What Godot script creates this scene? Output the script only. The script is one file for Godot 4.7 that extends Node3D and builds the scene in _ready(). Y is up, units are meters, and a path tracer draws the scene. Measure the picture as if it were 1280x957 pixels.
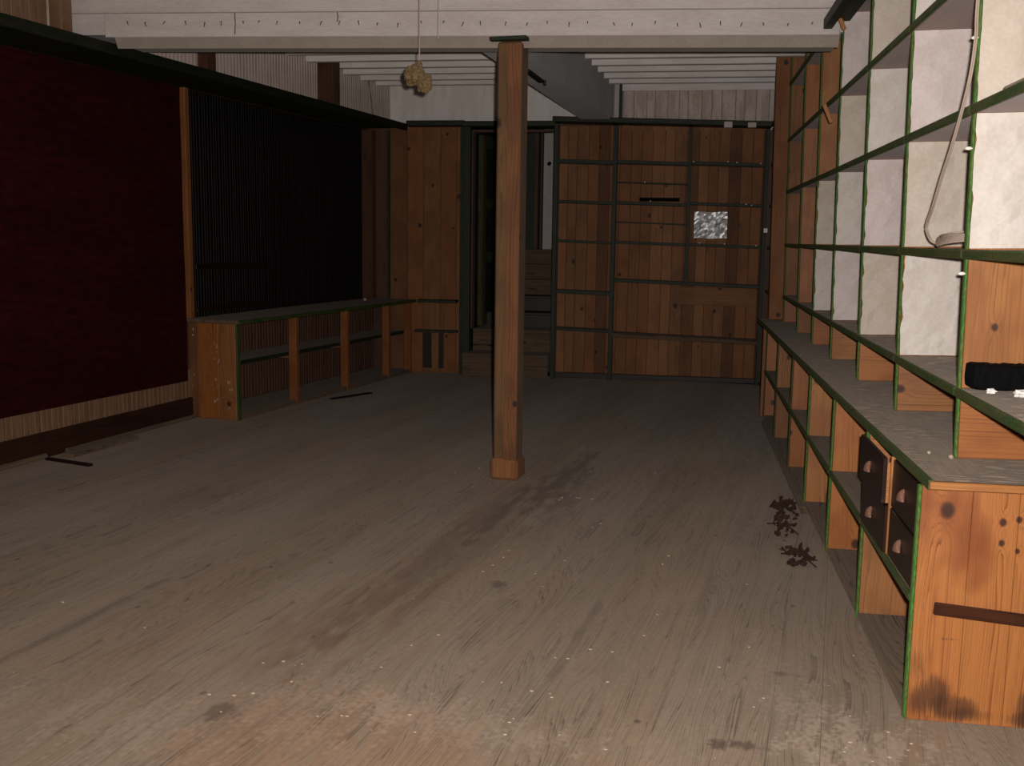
extends Node3D
# An emptied old shop room with wooden shelving, lit by a camera's flash.

const OX := -3.706      # frame of the left-hand wall: origin on the floor under its cap edge
const OZ := -8.6
const LTURN := -0.145

var rng := RandomNumberGenerator.new()
var M := {}
var T := {}
var used_names := {}

# ------------------------------------------------------------------ mesh builder
class MB:
	var v := PackedVector3Array()
	var n := PackedVector3Array()
	var uv := PackedVector2Array()
	var uv2 := PackedVector2Array()
	var uo := Vector2.ZERO
	var us := Vector2(1.0 / 0.6, 1.0 / 2.4)
	var l2 := false
	func tri(a: Vector3, b: Vector3, c: Vector3, out: Vector3, ua: Vector2, ub: Vector2, uc: Vector2):
		var nn := (b - a).cross(c - a)
		if nn.length_squared() < 1e-16:
			return
		nn = nn.normalized()
		var p := [a, b, c]
		var q := [ua, ub, uc]
		if nn.dot(out) < 0.0:
			nn = -nn
			p = [a, c, b]
			q = [ua, uc, ub]
		for k in [0, 2, 1]:
			v.append(p[k]); n.append(nn); uv.append(q[k])
			uv2.append(Vector2((p[k].x + 0.65) / 7.3, (-p[k].z + 10.2) / 14.0) if l2 else Vector2.ZERO)
	func quad(a: Vector3, b: Vector3, c: Vector3, d: Vector3, out: Vector3, ua: Vector2, ub: Vector2, uc: Vector2, ud: Vector2):
		tri(a, b, c, out, ua, ub, uc)
		tri(a, c, d, out, ua, uc, ud)
	func map(p: Vector3, ax: int, g: int) -> Vector2:
		var o1 := 0
		var o2 := 0
		if ax == g:
			o1 = (ax + 1) % 3
			o2 = (ax + 2) % 3
		else:
			o2 = g
			o1 = 3 - ax - g
		var off := 0.13 * ax
		return Vector2((p[o1] + off) * us.x, (p[o2] + off) * us.y) + uo
	func box(mn: Vector3, mx: Vector3, ch := 0.003, g := 1, xf := Transform3D.IDENTITY):
		var c := (mn + mx) * 0.5
		var h := (mx - mn) * 0.5
		ch = minf(ch, minf(h.x, minf(h.y, h.z)) * 0.6)
		var pt := func(s: Vector3, a: int) -> Vector3:
			var p := Vector3(s.x * (h.x - ch), s.y * (h.y - ch), s.z * (h.z - ch))
			p[a] = s[a] * h[a]
			return p + c
		for a in 3:
			var b := (a + 1) % 3
			var d := (a + 2) % 3
			for sg in [-1.0, 1.0]:
				var ps := []
				for q in [[-1, -1], [1, -1], [1, 1], [-1, 1]]:
					var s := Vector3.ZERO
					s[a] = sg; s[b] = q[0]; s[d] = q[1]
					ps.append(pt.call(s, a))
				var o := Vector3.ZERO
				o[a] = sg
				quad(xf * ps[0], xf * ps[1], xf * ps[2], xf * ps[3], xf.basis * o, map(ps[0], a, g), map(ps[1], a, g), map(ps[2], a, g), map(ps[3], a, g))
			# edges between axes a and b
			if ch > 0.0:
				for sa in [-1.0, 1.0]:
					for sb in [-1.0, 1.0]:
						var s1 := Vector3.ZERO
						s1[a] = sa; s1[b] = sb; s1[d] = -1.0
						var s2 := s1
						s2[d] = 1.0
						var o := Vector3.ZERO
						o[a] = sa; o[b] = sb
						var e := [pt.call(s1, a), pt.call(s2, a), pt.call(s2, b), pt.call(s1, b)]
						quad(xf * e[0], xf * e[1], xf * e[2], xf * e[3], xf.basis * o, map(e[0], a, g), map(e[1], a, g), map(e[2], a, g), map(e[3], a, g))
		if ch > 0.0:
			for k in 8:
				var s := Vector3(-1.0 if k & 1 else 1.0, -1.0 if k & 2 else 1.0, -1.0 if k & 4 else 1.0)
				var e := [pt.call(s, 0), pt.call(s, 1), pt.call(s, 2)]
				tri(xf * e[0], xf * e[1], xf * e[2], xf.basis * s, map(e[0], 0, g), map(e[1], 0, g), map(e[2], 0, g))
	func prism(poly: PackedVector2Array, y0: float, y1: float, g := 2):
		# a convex outline in x and z, with a floor and a top
		var c := Vector2.ZERO
		for p in poly:
			c += p / poly.size()
		for i in poly.size():
			var p := poly[i]
			var q := poly[(i + 1) % poly.size()]
			var a := Vector3(p.x, y0, p.y)
			var b := Vector3(q.x, y0, q.y)
			var b1 := Vector3(q.x, y1, q.y)
			var a1 := Vector3(p.x, y1, p.y)
			var m := (p + q) * 0.5 - c
			quad(a, b, b1, a1, Vector3(m.x, 0, m.y), map(a, 0, g), map(b, 0, g), map(b1, 0, g), map(a1, 0, g))
			if i > 0 and i < poly.size() - 1:
				var o := poly[0]
				for yy in [y0, y1]:
					var w := [Vector3(o.x, yy, o.y), Vector3(p.x, yy, p.y), Vector3(q.x, yy, q.y)]
					tri(w[0], w[1], w[2], Vector3(0, 1 if yy == y1 else -1, 0), map(w[0], 1, g), map(w[1], 1, g), map(w[2], 1, g))
	func tube(pts: Array, r: float, sides := 8):
		var rings := []
		var up := Vector3(0.31, 0.2, 0.93)
		for i in pts.size():
			var t: Vector3 = (pts[mini(i + 1, pts.size() - 1)] - pts[maxi(i - 1, 0)]).normalized()
			var x := t.cross(up).normalized()
			var y := x.cross(t).normalized()
			up = y.cross(t).cross(y).normalized() * 0.2 + up
			var ring := []
			for k in sides:
				var a := TAU * k / sides
				ring.append(pts[i] + (x * cos(a) + y * sin(a)) * r)
			rings.append(ring)
		for i in pts.size() - 1:
			for k in sides:
				var k2 := (k + 1) % sides
				var a: Vector3 = rings[i][k]
				var o: Vector3 = a - pts[i]
				quad(a, rings[i][k2], rings[i + 1][k2], rings[i + 1][k], o, Vector2(k, i) * 0.1, Vector2(k2, i) * 0.1, Vector2(k2, i + 1) * 0.1, Vector2(k, i + 1) * 0.1)
		for e in [0, pts.size() - 1]:
			var o: Vector3 = pts[e] - pts[1 if e == 0 else e - 1]
			for k in sides:
				tri(pts[e], rings[e][k], rings[e][(k + 1) % sides], o, Vector2.ZERO, Vector2.ZERO, Vector2.ZERO)
	func sheet(nu: int, nv: int, f: Callable, thick: Vector3):
		for i in nu:
			for j in nv:
				var a: Vector3 = f.call(float(i) / nu, float(j) / nv)
				var b: Vector3 = f.call(float(i + 1) / nu, float(j) / nv)
				var c: Vector3 = f.call(float(i + 1) / nu, float(j + 1) / nv)
				var d: Vector3 = f.call(float(i) / nu, float(j + 1) / nv)
				var ua := Vector2(float(i) / nu, float(j) / nv)
				var du := Vector2(1.0 / nu, 0)
				var dv := Vector2(0, 1.0 / nv)
				quad(a, b, c, d, thick, ua, ua + du, ua + du + dv, ua + dv)
				quad(a - thick, b - thick, c - thick, d - thick, -thick, ua, ua + du, ua + du + dv, ua + dv)
				if i == 0: quad(a, d, d - thick, a - thick, a - b, ua, ua, ua, ua)
				if i == nu - 1: quad(b, c, c - thick, b - thick, b - a, ua, ua, ua, ua)
				if j == 0: quad(a, b, b - thick, a - thick, a - d, ua, ua, ua, ua)
				if j == nv - 1: quad(d, c, c - thick, d - thick, d - a, ua, ua, ua, ua)
	func blob(c: Vector3, r: Vector3, seed_: int, rough: float, steps := 12):
		# a lumpy, creased closed shape
		var no := FastNoiseLite.new()
		no.seed = seed_
		no.frequency = 0.8
		no.noise_type = FastNoiseLite.TYPE_CELLULAR
		no.cellular_return_type = FastNoiseLite.RETURN_DISTANCE2_SUB
		var pt := func(i: int, j: int) -> Vector3:
			var th := PI * i / steps
			var ph := TAU * (j % (steps * 2)) / (steps * 2)
			var d := Vector3(sin(th) * cos(ph), cos(th), sin(th) * sin(ph))
			var k := 1.0 + rough * (no.get_noise_3dv(d * 1.6) * 1.6 + 0.9)
			return c + d * r * k
		for i in steps:
			for j in steps * 2:
				var a: Vector3 = pt.call(i, j)
				var b: Vector3 = pt.call(i, j + 1)
				var e: Vector3 = pt.call(i + 1, j + 1)
				var d: Vector3 = pt.call(i + 1, j)
				quad(a, b, e, d, (a + e) * 0.5 - c, Vector2(j, i) * 0.08, Vector2(j + 1, i) * 0.08, Vector2(j + 1, i + 1) * 0.08, Vector2(j, i + 1) * 0.08)
	func mesh() -> ArrayMesh:
		var arr := []
		arr.resize(Mesh.ARRAY_MAX)
		arr[Mesh.ARRAY_VERTEX] = v
		arr[Mesh.ARRAY_NORMAL] = n
		arr[Mesh.ARRAY_TEX_UV] = uv
		arr[Mesh.ARRAY_TEX_UV2] = uv2
		var m := ArrayMesh.new()
		m.add_surface_from_arrays(Mesh.PRIMITIVE_TRIANGLES, arr)
		return m

# ------------------------------------------------------------------ naming and parenting
func numbered(called: String) -> String:
	if not used_names.has(called):
		used_names[called] = 0
		return called
	used_names[called] += 1
	return "%s_%03d" % [called, used_names[called]]

func tag(o: Node, label: String, category: String, group := "", kind := ""):
	o.set_meta("label", label)
	if category: o.set_meta("category", category)
	if group: o.set_meta("group", group)
	if kind: o.set_meta("kind", kind)

func thing(called: String, label: String, category: String, at := Vector3.ZERO, turn := 0.0, group := "", kind := "") -> Node3D:
	var o := Node3D.new()
	o.name = numbered(called)
	add_child(o)
	o.position = at
	o.rotation.y = turn
	tag(o, label, category, group, kind)
	return o

func part(parent: Node, called: String, mb: MB, mat: Material, label := "", kind := "") -> MeshInstance3D:
	var o := MeshInstance3D.new()
	o.name = called
	o.mesh = mb.mesh()
	o.material_override = mat
	o.cast_shadow = GeometryInstance3D.SHADOW_CASTING_SETTING_ON
	parent.add_child(o, true)
	if label: o.set_meta("label", label)
	if kind: o.set_meta("kind", kind)
	return o

func solo(called: String, mb: MB, mat: Material, label: String, category: String, at := Vector3.ZERO, turn := 0.0, group := "", kind := "") -> MeshInstance3D:
	var o := part(self, numbered(called), mb, mat)
	o.position = at
	o.rotation.y = turn
	tag(o, label, category, group, kind)
	return o

func new_mb() -> MB:
	var m := MB.new()
	m.uo = Vector2(rng.randf(), rng.randf())
	return m

func bx(x0: float, x1: float, y0: float, y1: float, z0: float, z1: float, ch := 0.003, g := 1) -> MB:
	var m := new_mb()
	m.box(Vector3(minf(x0, x1), minf(y0, y1), minf(z0, z1)), Vector3(maxf(x0, x1), maxf(y0, y1), maxf(z0, z1)), ch, g)
	return m

func lp(nn: float, ss: float, y := 0.0) -> Vector3:
	# left-hand frame (out from the wall, along it) -> the room
	return Vector3(OX + nn * 0.9895 + ss * 0.1445, y, OZ + nn * 0.1445 - ss * 0.9895)

func to_l(x: float, z: float) -> Vector2:
	# the room -> the local x and z of a node that stands in the left-hand frame
	var dx := x - OX
	var dz := z - OZ
	return Vector2(dx * 0.9895 + dz * 0.1445, -dx * 0.1445 + dz * 0.9895)

# ------------------------------------------------------------------ textures
func noise(seed_: int, freq: float, oct := 3) -> FastNoiseLite:
	var f := FastNoiseLite.new()
	f.seed = seed_
	f.frequency = freq
	f.noise_type = FastNoiseLite.TYPE_SIMPLEX_SMOOTH
	f.fractal_type = FastNoiseLite.FRACTAL_FBM
	f.fractal_octaves = oct
	return f

func put(d: PackedByteArray, i: int, c: Color):
	d[i] = clampi(int(c.r * 255.0), 0, 255)
	d[i + 1] = clampi(int(c.g * 255.0), 0, 255)
	d[i + 2] = clampi(int(c.b * 255.0), 0, 255)

func tex_of(w: int, h: int, d: PackedByteArray, f := Image.FORMAT_RGB8) -> ImageTexture:
	var im := Image.create_from_data(w, h, false, f, d)
	im.generate_mipmaps()
	return ImageTexture.create_from_image(im)

# wood: w across the grain (0.6 m), h along it (2.4 m). knots = [across m, along m, radius m]
func wood(seed_: int, early: Color, late: Color, blot: Color, rings: float, contrast: float, blotch: float, knots: Array, w := 384, h := 768, sx := 0.6, sy := 2.4, grime := [], wave := 0.06) -> ImageTexture:
	var warp := noise(seed_, 1.0, 2)
	var fib := noise(seed_ + 1, 1.0, 2)
	var blo := noise(seed_ + 2, 1.0, 3)
	var d := PackedByteArray()
	d.resize(w * h * 3)
	var rr := sy / TAU
	for j in h:
		var y := sy * j / h
		var ang := TAU * j / h
		var cy := cos(ang) * rr
		var sny := sin(ang) * rr
		for i in w:
			var x := sx * i / w
			var r := rings * (x + wave * warp.get_noise_3d(x * 3.0, cy * 0.55, sny * 0.55) + 0.012 * warp.get_noise_2d(x * 30.0 + 9.0, 3.0))
			var kd := 0.0
			for k in knots:
				var dx: float = (x - k[0]) / k[2]
				var dy: float = (y - k[1]) / (k[2] * 1.25)
				var q := dx * dx + dy * dy
				if q < 20.0:
					r += rings * k[2] * 1.6 * exp(-q / 5.0) * signf(dx)
					kd = maxf(kd, clampf(1.35 - q, 0.0, 1.0))
			var saw := r - floorf(r)
			var hs := absf(sin(floorf(r) * 12.9898 + seed_) * 43758.5453)
			hs -= floorf(hs)
			var line := pow(saw, 3.0) * (1.0 if saw < 0.93 else (1.0 - saw) / 0.07) * (0.15 + 0.85 * hs) * (1.0 + 0.9 * blo.get_noise_3d(x * 8.0 + 4.0, cy * 1.5, sny * 1.5))
			var fb := fib.get_noise_3d(x * 160.0, cy * 5.0, sny * 5.0)
			var bl := clampf(0.5 + blo.get_noise_3d(x * 3.5, cy * 2.2, sny * 2.2) * 1.3, 0.0, 1.0)
			var c := early.lerp(late, clampf(line * contrast + 0.12 + fb * 0.16, 0.0, 1.0))
			c = c.lerp(blot, clampf((bl - 0.45) * 2.0, 0.0, 1.0) * blotch)
			c = c.lerp(Color(0.17, 0.085, 0.05), kd * 0.85)
			for k in grime:
				var gx: float = (x - k[0]) / k[2]
				var gy: float = (y - k[1]) / k[3]
				var q := gx * gx + gy * gy
				if q < 2.5:
					c = c.lerp(Color(0.13, 0.08, 0.06), clampf((1.2 - q) + 2.2 * (bl - 0.5) + fb * 0.8, 0.0, 1.0) * k[4])
			put(d, (j * w + i) * 3, c * (1.0 + fb * 0.10))
	return tex_of(w, h, d)

# mottled surface of one colour with stains of another; stretched along v by st
func mottle(seed_: int, a: Color, b: Color, freq: float, amount: float, fine: float, st := 1.0, w := 256, h := 256, hard := 2.0) -> ImageTexture:
	var n1 := noise(seed_, freq, 4)
	var n2 := noise(seed_ + 7, freq * 9.0, 2)
	var d := PackedByteArray()
	d.resize(w * h * 3)
	for j in h:
		for i in w:
			var x := float(i) / w
			var y := float(j) / h / st
			var k := clampf(0.5 + n1.get_noise_2d(x, y) * hard, 0.0, 1.0) * amount
			put(d, (j * w + i) * 3, a.lerp(b, k) * (1.0 + n2.get_noise_2d(x, y) * fine))
	return tex_of(w, h, d)

# the dust, wear and stains on the floor, over the whole room: colour with alpha
func floor_dirt() -> ImageTexture:
	var w := 640
	var h := 1280
	var d := PackedByteArray()
	d.resize(w * h * 4)
	var n1 := noise(301, 1.0, 4)
	var n2 := noise(302, 1.0, 3)
	var n3 := noise(303, 1.0, 2)
	var dust := Color(0.54, 0.48, 0.42)
	var bare := Color(0.53, 0.40, 0.31)
	var dark := Color(0.20, 0.15, 0.125)
	# worn patches: out from wall, along wall, half sizes, strength
	var worn := [[3.45, -5.25, 0.55, 0.45, 1.0], [4.15, -5.3, 0.8, 0.35, 0.75], [2.6, -4.6, 0.35, 0.5, 0.4], [2.95, -3.1, 0.16, 1.5, 0.55], [2.75, -1.5, 0.35, 0.5, 0.5], [4.75, -5.1, 0.3, 0.3, 0.5], [2.0, -4.3, 0.2, 0.8, 0.4]]
	var spots := [[4.60, -4.70, 0.05, 0.035, 0.8], [4.70, -4.68, 0.06, 0.03, 0.8], [3.43, -3.43, 0.05, 0.05, 0.7], [2.93, -5.03, 0.07, 0.06, 0.6], [4.80, -4.05, 0.05, 0.02, 0.5], [3.16, -1.25, 0.09, 0.9, 0.6], [3.32, -1.5, 0.08, 0.8, 0.55], [3.05, -2.0, 0.06, 0.9, 0.5], [1.9, -4.5, 0.03, 0.7, 0.55], [2.3, -3.6, 0.03, 0.5, 0.4], [3.95, -3.9, 0.025, 0.5, 0.35], [4.4, -3.2, 0.03, 0.6, 0.35], [3.7, 1.6, 0.6, 1.2, 0.35], [0.2, 1.6, 0.05, 0.15, 0.9], [4.3, 0.5, 0.2, 1.4, 0.35]]
	var pale := [[5.05, -4.55, 0.22, 0.2, 0.8], [4.9, -4.35, 0.12, 0.2, 0.5], [3.2, -4.9, 0.3, 0.25, 0.4], [2.5, -5.2, 0.5, 0.2, 0.35], [3.7, -4.85, 0.4, 0.15, 0.45], [3.05, -0.6, 0.05, 0.5, 0.5]]
	var brown := [[2.98, -2.9, 0.10, 1.8, 0.75], [3.15, -3.2, 0.05, 1.4, 0.6], [2.85, -4.2, 0.16, 0.6, 0.5], [3.2, -1.2, 0.1, 0.9, 0.6], [2.3, -4.9, 0.12, 0.5, 0.3], [1.6, -4.0, 0.06, 0.9, 0.4], [4.5, -2.6, 0.1, 0.9, 0.3]]
	for j in h:
		var s := -10.2 + 14.0 * j / h
		for i in w:
			var x := -0.65 + 7.3 * i / w
			var a := n1.get_noise_2d(x * 1.6, s * 0.55)
			var b := n2.get_noise_2d(x * 12.0, s * 3.0)
			var c := n3.get_noise_2d(x * 50.0, s * 30.0)
			var col := dust
			var al := clampf(0.30 + a * 0.35 + b * 0.10 + c * 0.06, 0.10, 0.6)
			for k in worn:
				var q := pow((x - k[0]) / k[2], 2.0) + pow((s - k[1]) / k[3], 2.0)
				if q < 3.0:
					var t := clampf(1.3 - q + a * 1.2 + b * 1.3, 0.0, 1.0) * float(k[4])
					col = col.lerp(bare, t)
					al = lerpf(al, 0.45, t)
			for k in pale:
				var q := pow((x - k[0]) / k[2], 2.0) + pow((s - k[1]) / k[3], 2.0)
				if q < 3.0:
					var t := clampf((1.0 - q + b * 2.6 + c * 1.6) * 1.5, 0.0, 1.0) * float(k[4])
					col = col.lerp(Color(0.60, 0.54, 0.48), t)
					al = lerpf(al, 0.8, t)
			for k in brown:
				var q := pow((x - k[0]) / k[2], 2.0) + pow((s - k[1]) / k[3], 2.0)
				if q < 3.0:
					var t := clampf((1.2 - q + b * 1.2 + c * 0.5) * 1.2, 0.0, 1.0) * float(k[4])
					col = col.lerp(Color(0.36, 0.265, 0.205), t)
					al = lerpf(al, 0.7, t)
			for k in spots:
				var q := pow((x - k[0]) / k[2], 2.0) + pow((s - k[1]) / k[3], 2.0)
				if q < 3.0:
					var t := clampf((1.1 - q + b * 1.6 + c * 1.0) * 1.6, 0.0, 1.0) * float(k[4])
					col = col.lerp(dark, t)
					al = lerpf(al, 0.8, t)
			var o := (j * w + i) * 4
			put(d, o, col * (1.0 + c * 0.12))
			d[o + 3] = clampi(int(al * 255.0), 0, 255)
	return tex_of(w, h, d, Image.FORMAT_RGBA8)

# rim is the soft sheen that dust and fibres give a surface seen along it
func streaks() -> ImageTexture:
	# dusty board with pale scrapes across it
	var w := 256
	var h := 512
	var n1 := noise(211, 1.0, 3)
	var n2 := noise(212, 1.0, 2)
	var n3 := noise(213, 1.0, 2)
	var d := PackedByteArray()
	d.resize(w * h * 3)
	for j in h:
		for i in w:
			var x := float(i) / w
			var y := float(j) / h
			var a := n1.get_noise_2d(x * 3.0, y * 5.0)
			var b := n2.get_noise_2d(x * 5.0, y * 70.0)
			var g := n3.get_noise_2d(x * 60.0, y * 6.0)
			var c := Color(0.40, 0.34, 0.285).lerp(Color(0.29, 0.235, 0.19), clampf(0.5 + a * 1.4, 0.0, 1.0)) * (1.0 + g * 0.25)
			c = c.lerp(Color(0.66, 0.58, 0.50), clampf((b + a * 0.7 - 0.33) * 5.0, 0.0, 0.85))
			put(d, (j * w + i) * 3, c)
	return tex_of(w, h, d)

func mat(tex: Texture2D, tint := Color.WHITE, rough := 0.8, spec := 0.4, rim := 0.08) -> StandardMaterial3D:
	var m := StandardMaterial3D.new()
	m.albedo_color = tint
	if tex: m.albedo_texture = tex
	m.roughness = rough
	m.metallic_specular = spec
	m.rim_enabled = true
	m.rim = rim
	m.rim_tint = 1.0
	return m

func make_materials():
	T.pine = wood(11, Color(0.60, 0.395, 0.205), Color(0.39, 0.225, 0.105), Color(0.47, 0.28, 0.135), 60.0, 0.9, 0.6, [[0.13, 0.5, 0.02], [0.42, 1.3, 0.016], [0.27, 2.0, 0.022], [0.5, 0.2, 0.012]])
	T.pine2 = wood(23, Color(0.545, 0.37, 0.22), Color(0.33, 0.205, 0.12), Color(0.40, 0.26, 0.155), 52.0, 0.9, 0.5, [[0.2, 0.35, 0.025], [0.33, 1.1, 0.02], [0.08, 1.75, 0.02], [0.52, 2.1, 0.018]])
	T.end = wood(37, Color(0.60, 0.38, 0.195), Color(0.39, 0.205, 0.09), Color(0.43, 0.225, 0.105), 95.0, 0.8, 0.85, [[0.085, 0.755, 0.024], [0.265, 0.723, 0.012], [0.315, 0.735, 0.010], [0.266, 0.651, 0.010], [0.318, 0.626, 0.008], [0.47, 0.4, 0.02]], 512, 768, 0.62, 0.87,
		[[0.06, 0.09, 0.07, 0.07, 0.5], [0.16, 0.05, 0.09, 0.05, 0.45], [0.3, 0.03, 0.2, 0.03, 0.4], [0.02, 0.2, 0.03, 0.09, 0.25], [0.13, 0.30, 0.05, 0.006, 0.4], [0.42, 0.07, 0.10, 0.09, 0.45]], 0.03)
	T.grey = wood(51, Color(0.535, 0.475, 0.415), Color(0.17, 0.13, 0.10), Color(0.50, 0.43, 0.37), 105.0, 1.1, 0.3, [[0.3, 0.7, 0.013], [0.45, 1.9, 0.012]], 768, 1536, 0.6, 2.4, [], 0.075)
	T.brown = wood(67, Color(0.33, 0.205, 0.13), Color(0.17, 0.095, 0.06), Color(0.22, 0.13, 0.08), 24.0, 0.8, 0.6, [[0.3, 1.0, 0.02]])
	T.dusty = mottle(81, Color(0.36, 0.305, 0.26), Color(0.50, 0.44, 0.385), 5.0, 0.8, 0.22, 0.35, 256, 512)
	T.paint = mottle(91, Color(0.70, 0.665, 0.652), Color(0.645, 0.605, 0.585), 4.0, 0.45, 0.04)
	T.paper = mottle(97, Color(0.76, 0.725, 0.70), Color(0.72, 0.68, 0.645), 2.0, 0.7, 0.03)
	T.green = mottle(103, Color(0.70, 0.86, 0.66), Color(1.0, 0.80, 0.72), 9.0, 0.7, 0.35)
	T.dgreen = mottle(107, Color(0.60, 0.80, 0.58), Color(1.0, 0.86, 0.78), 9.0, 0.85, 0.35)
	T.red = mottle(113, Color(0.185, 0.05, 0.06), Color(0.16, 0.042, 0.05), 5.0, 0.8, 0.25)
	T.plaster = mottle(127, Color(0.48, 0.435, 0.42), Color(0.38, 0.34, 0.325), 3.0, 0.8, 0.12)
	T.bead = mottle(131, Color(0.78, 0.73, 0.71), Color(0.66, 0.59, 0.54), 4.0, 0.6, 0.08)
	T.work = streaks()
	T.dirt = floor_dirt()

	M.pine = [mat(T.pine, Color(1, 1, 1), 0.55, 0.4, 0.04), mat(T.pine, Color(0.93, 0.86, 0.80), 0.55, 0.4, 0.04), mat(T.pine2, Color(1.0, 0.96, 0.9), 0.6, 0.4, 0.04), mat(T.pine, Color(1.0, 0.93, 0.84), 0.5, 0.4, 0.04)]
	M.pine_old = [mat(T.pine2, Color(0.95, 0.92, 0.89), 0.65), mat(T.pine2, Color(0.84, 0.80, 0.78), 0.7), mat(T.pine, Color(0.86, 0.82, 0.80), 0.65), mat(T.pine2, Color(0.76, 0.71, 0.69), 0.7), mat(T.pine, Color(0.93, 0.90, 0.85), 0.6)]
	M.end = mat(T.end, Color.WHITE, 0.5, 0.4, 0.03)
	M.post = mat(T.pine2, Color(0.79, 0.85, 0.90), 0.8)
	M.brown = mat(T.brown, Color.WHITE, 0.6)
	M.dark = mat(T.brown, Color(0.42, 0.38, 0.36), 0.5, 0.4, 0.03)
	M.darkgloss = mat(T.brown, Color(0.18, 0.165, 0.16), 0.5, 0.3, 0.01)
	M.drawer = mat(T.brown, Color(0.40, 0.30, 0.27), 0.35, 0.4, 0.03)
	M.dusty = mat(T.dusty, Color(1.0, 0.95, 0.90), 0.9, 0.2, 0.26)
	M.work = mat(T.work, Color(1.0, 0.95, 0.90), 0.9, 0.2, 0.24)
	M.dusty2 = mat(T.grey, Color(0.80, 0.76, 0.72), 0.9, 0.2, 0.22)
	M.under = mat(T.pine2, Color(0.95, 0.92, 0.92), 0.8, 0.2, 0.42)
	M.paint = mat(T.paint, Color.WHITE, 0.7, 0.4, 0.1)
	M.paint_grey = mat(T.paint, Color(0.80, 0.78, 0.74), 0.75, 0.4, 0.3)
	M.joist = mat(mottle(145, Color(0.87, 0.835, 0.82), Color(0.80, 0.76, 0.735), 4.0, 0.5, 0.03), Color.WHITE, 0.8, 0.4, 0.2)
	M.paper = [mat(T.paper, Color.WHITE, 0.85), mat(T.paper, Color(0.95, 0.93, 0.9), 0.85), mat(T.paper, Color(1.0, 0.98, 1.0), 0.85)]
	M.green = mat(T.green, Color(0.30, 0.42, 0.21), 0.55, 0.4, 0.45)
	M.dgreen = mat(T.dgreen, Color(0.26, 0.29, 0.18), 0.6, 0.4, 0.5)
	M.bgreen = mat(T.dgreen, Color(0.15, 0.17, 0.12), 0.6, 0.4, 0.08)
	M.capwood = mat(T.dgreen, Color(0.11, 0.125, 0.09), 0.8, 0.3, 0.03)
	M.red = mat(T.red, Color.WHITE, 0.95, 0.1, 0.0)
	M.plaster = mat(T.plaster, Color.WHITE, 0.95, 0.2, 0.45)
	M.bead = mat(T.bead, Color(0.98, 0.96, 0.96), 0.85, 0.4, 0.2)
	M.beadbrown = mat(T.bead, Color(0.58, 0.47, 0.37), 0.8)
	M.black = mat(null, Color(0.025, 0.024, 0.028), 0.9, 0.2)
	M.metal = mat(null, Color(0.09, 0.07, 0.06), 0.6)
	M.white = mat(null, Color(0.86, 0.84, 0.82), 0.5)
	M.cable = mat(null, Color(0.62, 0.55, 0.50), 0.5)
	M.pull = mat(T.dusty, Color(0.95, 0.78, 0.72), 0.6)
	M.leaf = mat(T.brown, Color(0.62, 0.58, 0.58), 0.9)
	M.lamp = mat(T.dusty, Color(1.0, 0.95, 0.78), 0.9)
	M.chip = mat(T.paint, Color(0.92, 0.86, 0.79), 0.9, 0.2, 0.0)
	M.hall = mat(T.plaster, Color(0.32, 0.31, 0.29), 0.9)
	M.floor = []
	for k in 5:
		var tint: Color = [Color(1, 0.96, 0.93), Color(0.95, 0.91, 0.87), Color(1.0, 0.97, 0.94), Color(0.96, 0.93, 0.90), Color(0.98, 0.93, 0.88)][k]
		var m := mat(T.grey, tint, 0.75, 0.3, 0.20)
		m.detail_enabled = true
		m.detail_blend_mode = BaseMaterial3D.BLEND_MODE_MIX
		m.detail_uv_layer = BaseMaterial3D.DETAIL_UV_2
		m.detail_albedo = T.dirt
		m.heightmap_enabled = false
		M.floor.append(m)
	var foil := mat(mottle(141, Color(0.56, 0.56, 0.57), Color(0.68, 0.68, 0.69), 8.0, 1.0, 0.2), Color.WHITE, 0.3, 0.6, 0.1)
	foil.metallic = 0.1
	M.foil = foil

# ------------------------------------------------------------------ start
func _ready():
	rng.seed = 20240611
	# the camera
	var cam := Camera3D.new()
	cam.name = "camera"
	add_child(cam)
	cam.transform = Transform3D(Basis(Vector3(0.98715, 0.013826, -0.159198), Vector3(-0.035691, 0.990159, -0.135318), Vector3(0.15576, 0.139261, 0.977929)), Vector3(0, 1.65, 0))
	cam.fov = 40.70
	cam.near = 0.02
	cam.current = true
	# no daylight reaches the room
	var env := Environment.new()
	env.background_mode = Environment.BG_COLOR
	env.background_color = Color(0, 0, 0)
	env.ambient_light_source = Environment.AMBIENT_SOURCE_DISABLED
	env.tonemap_mode = Environment.TONE_MAPPER_LINEAR
	env.tonemap_exposure = 1.0
	env.sdfgi_enabled = true
	env.ssao_enabled = true
	env.ssil_enabled = true
	var we := WorldEnvironment.new()
	we.name = "environment"
	we.environment = env
	add_child(we)
	# the camera's flash, a little above the lens and to its right
	var flash := SpotLight3D.new()
	flash.name = "camera_flash"
	add_child(flash)
	flash.transform = Transform3D(cam.transform.basis, Vector3(0.05, 1.70, -0.02))
	flash.light_color = Color(1.0, 0.975, 0.945)
	flash.light_energy = 28.0
	flash.light_size = 0.02
	flash.spot_angle = 75.0
	flash.spot_angle_attenuation = 1.0
	flash.spot_range = 40.0
	flash.spot_attenuation = 2.0
	flash.shadow_enabled = true

	make_materials()
	build_shell()
	build_floor()
	build_beams()
	build_left()
	build_back()
	build_doorway()
	build_right_uppers()
	build_right_base()
	build_small()

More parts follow.
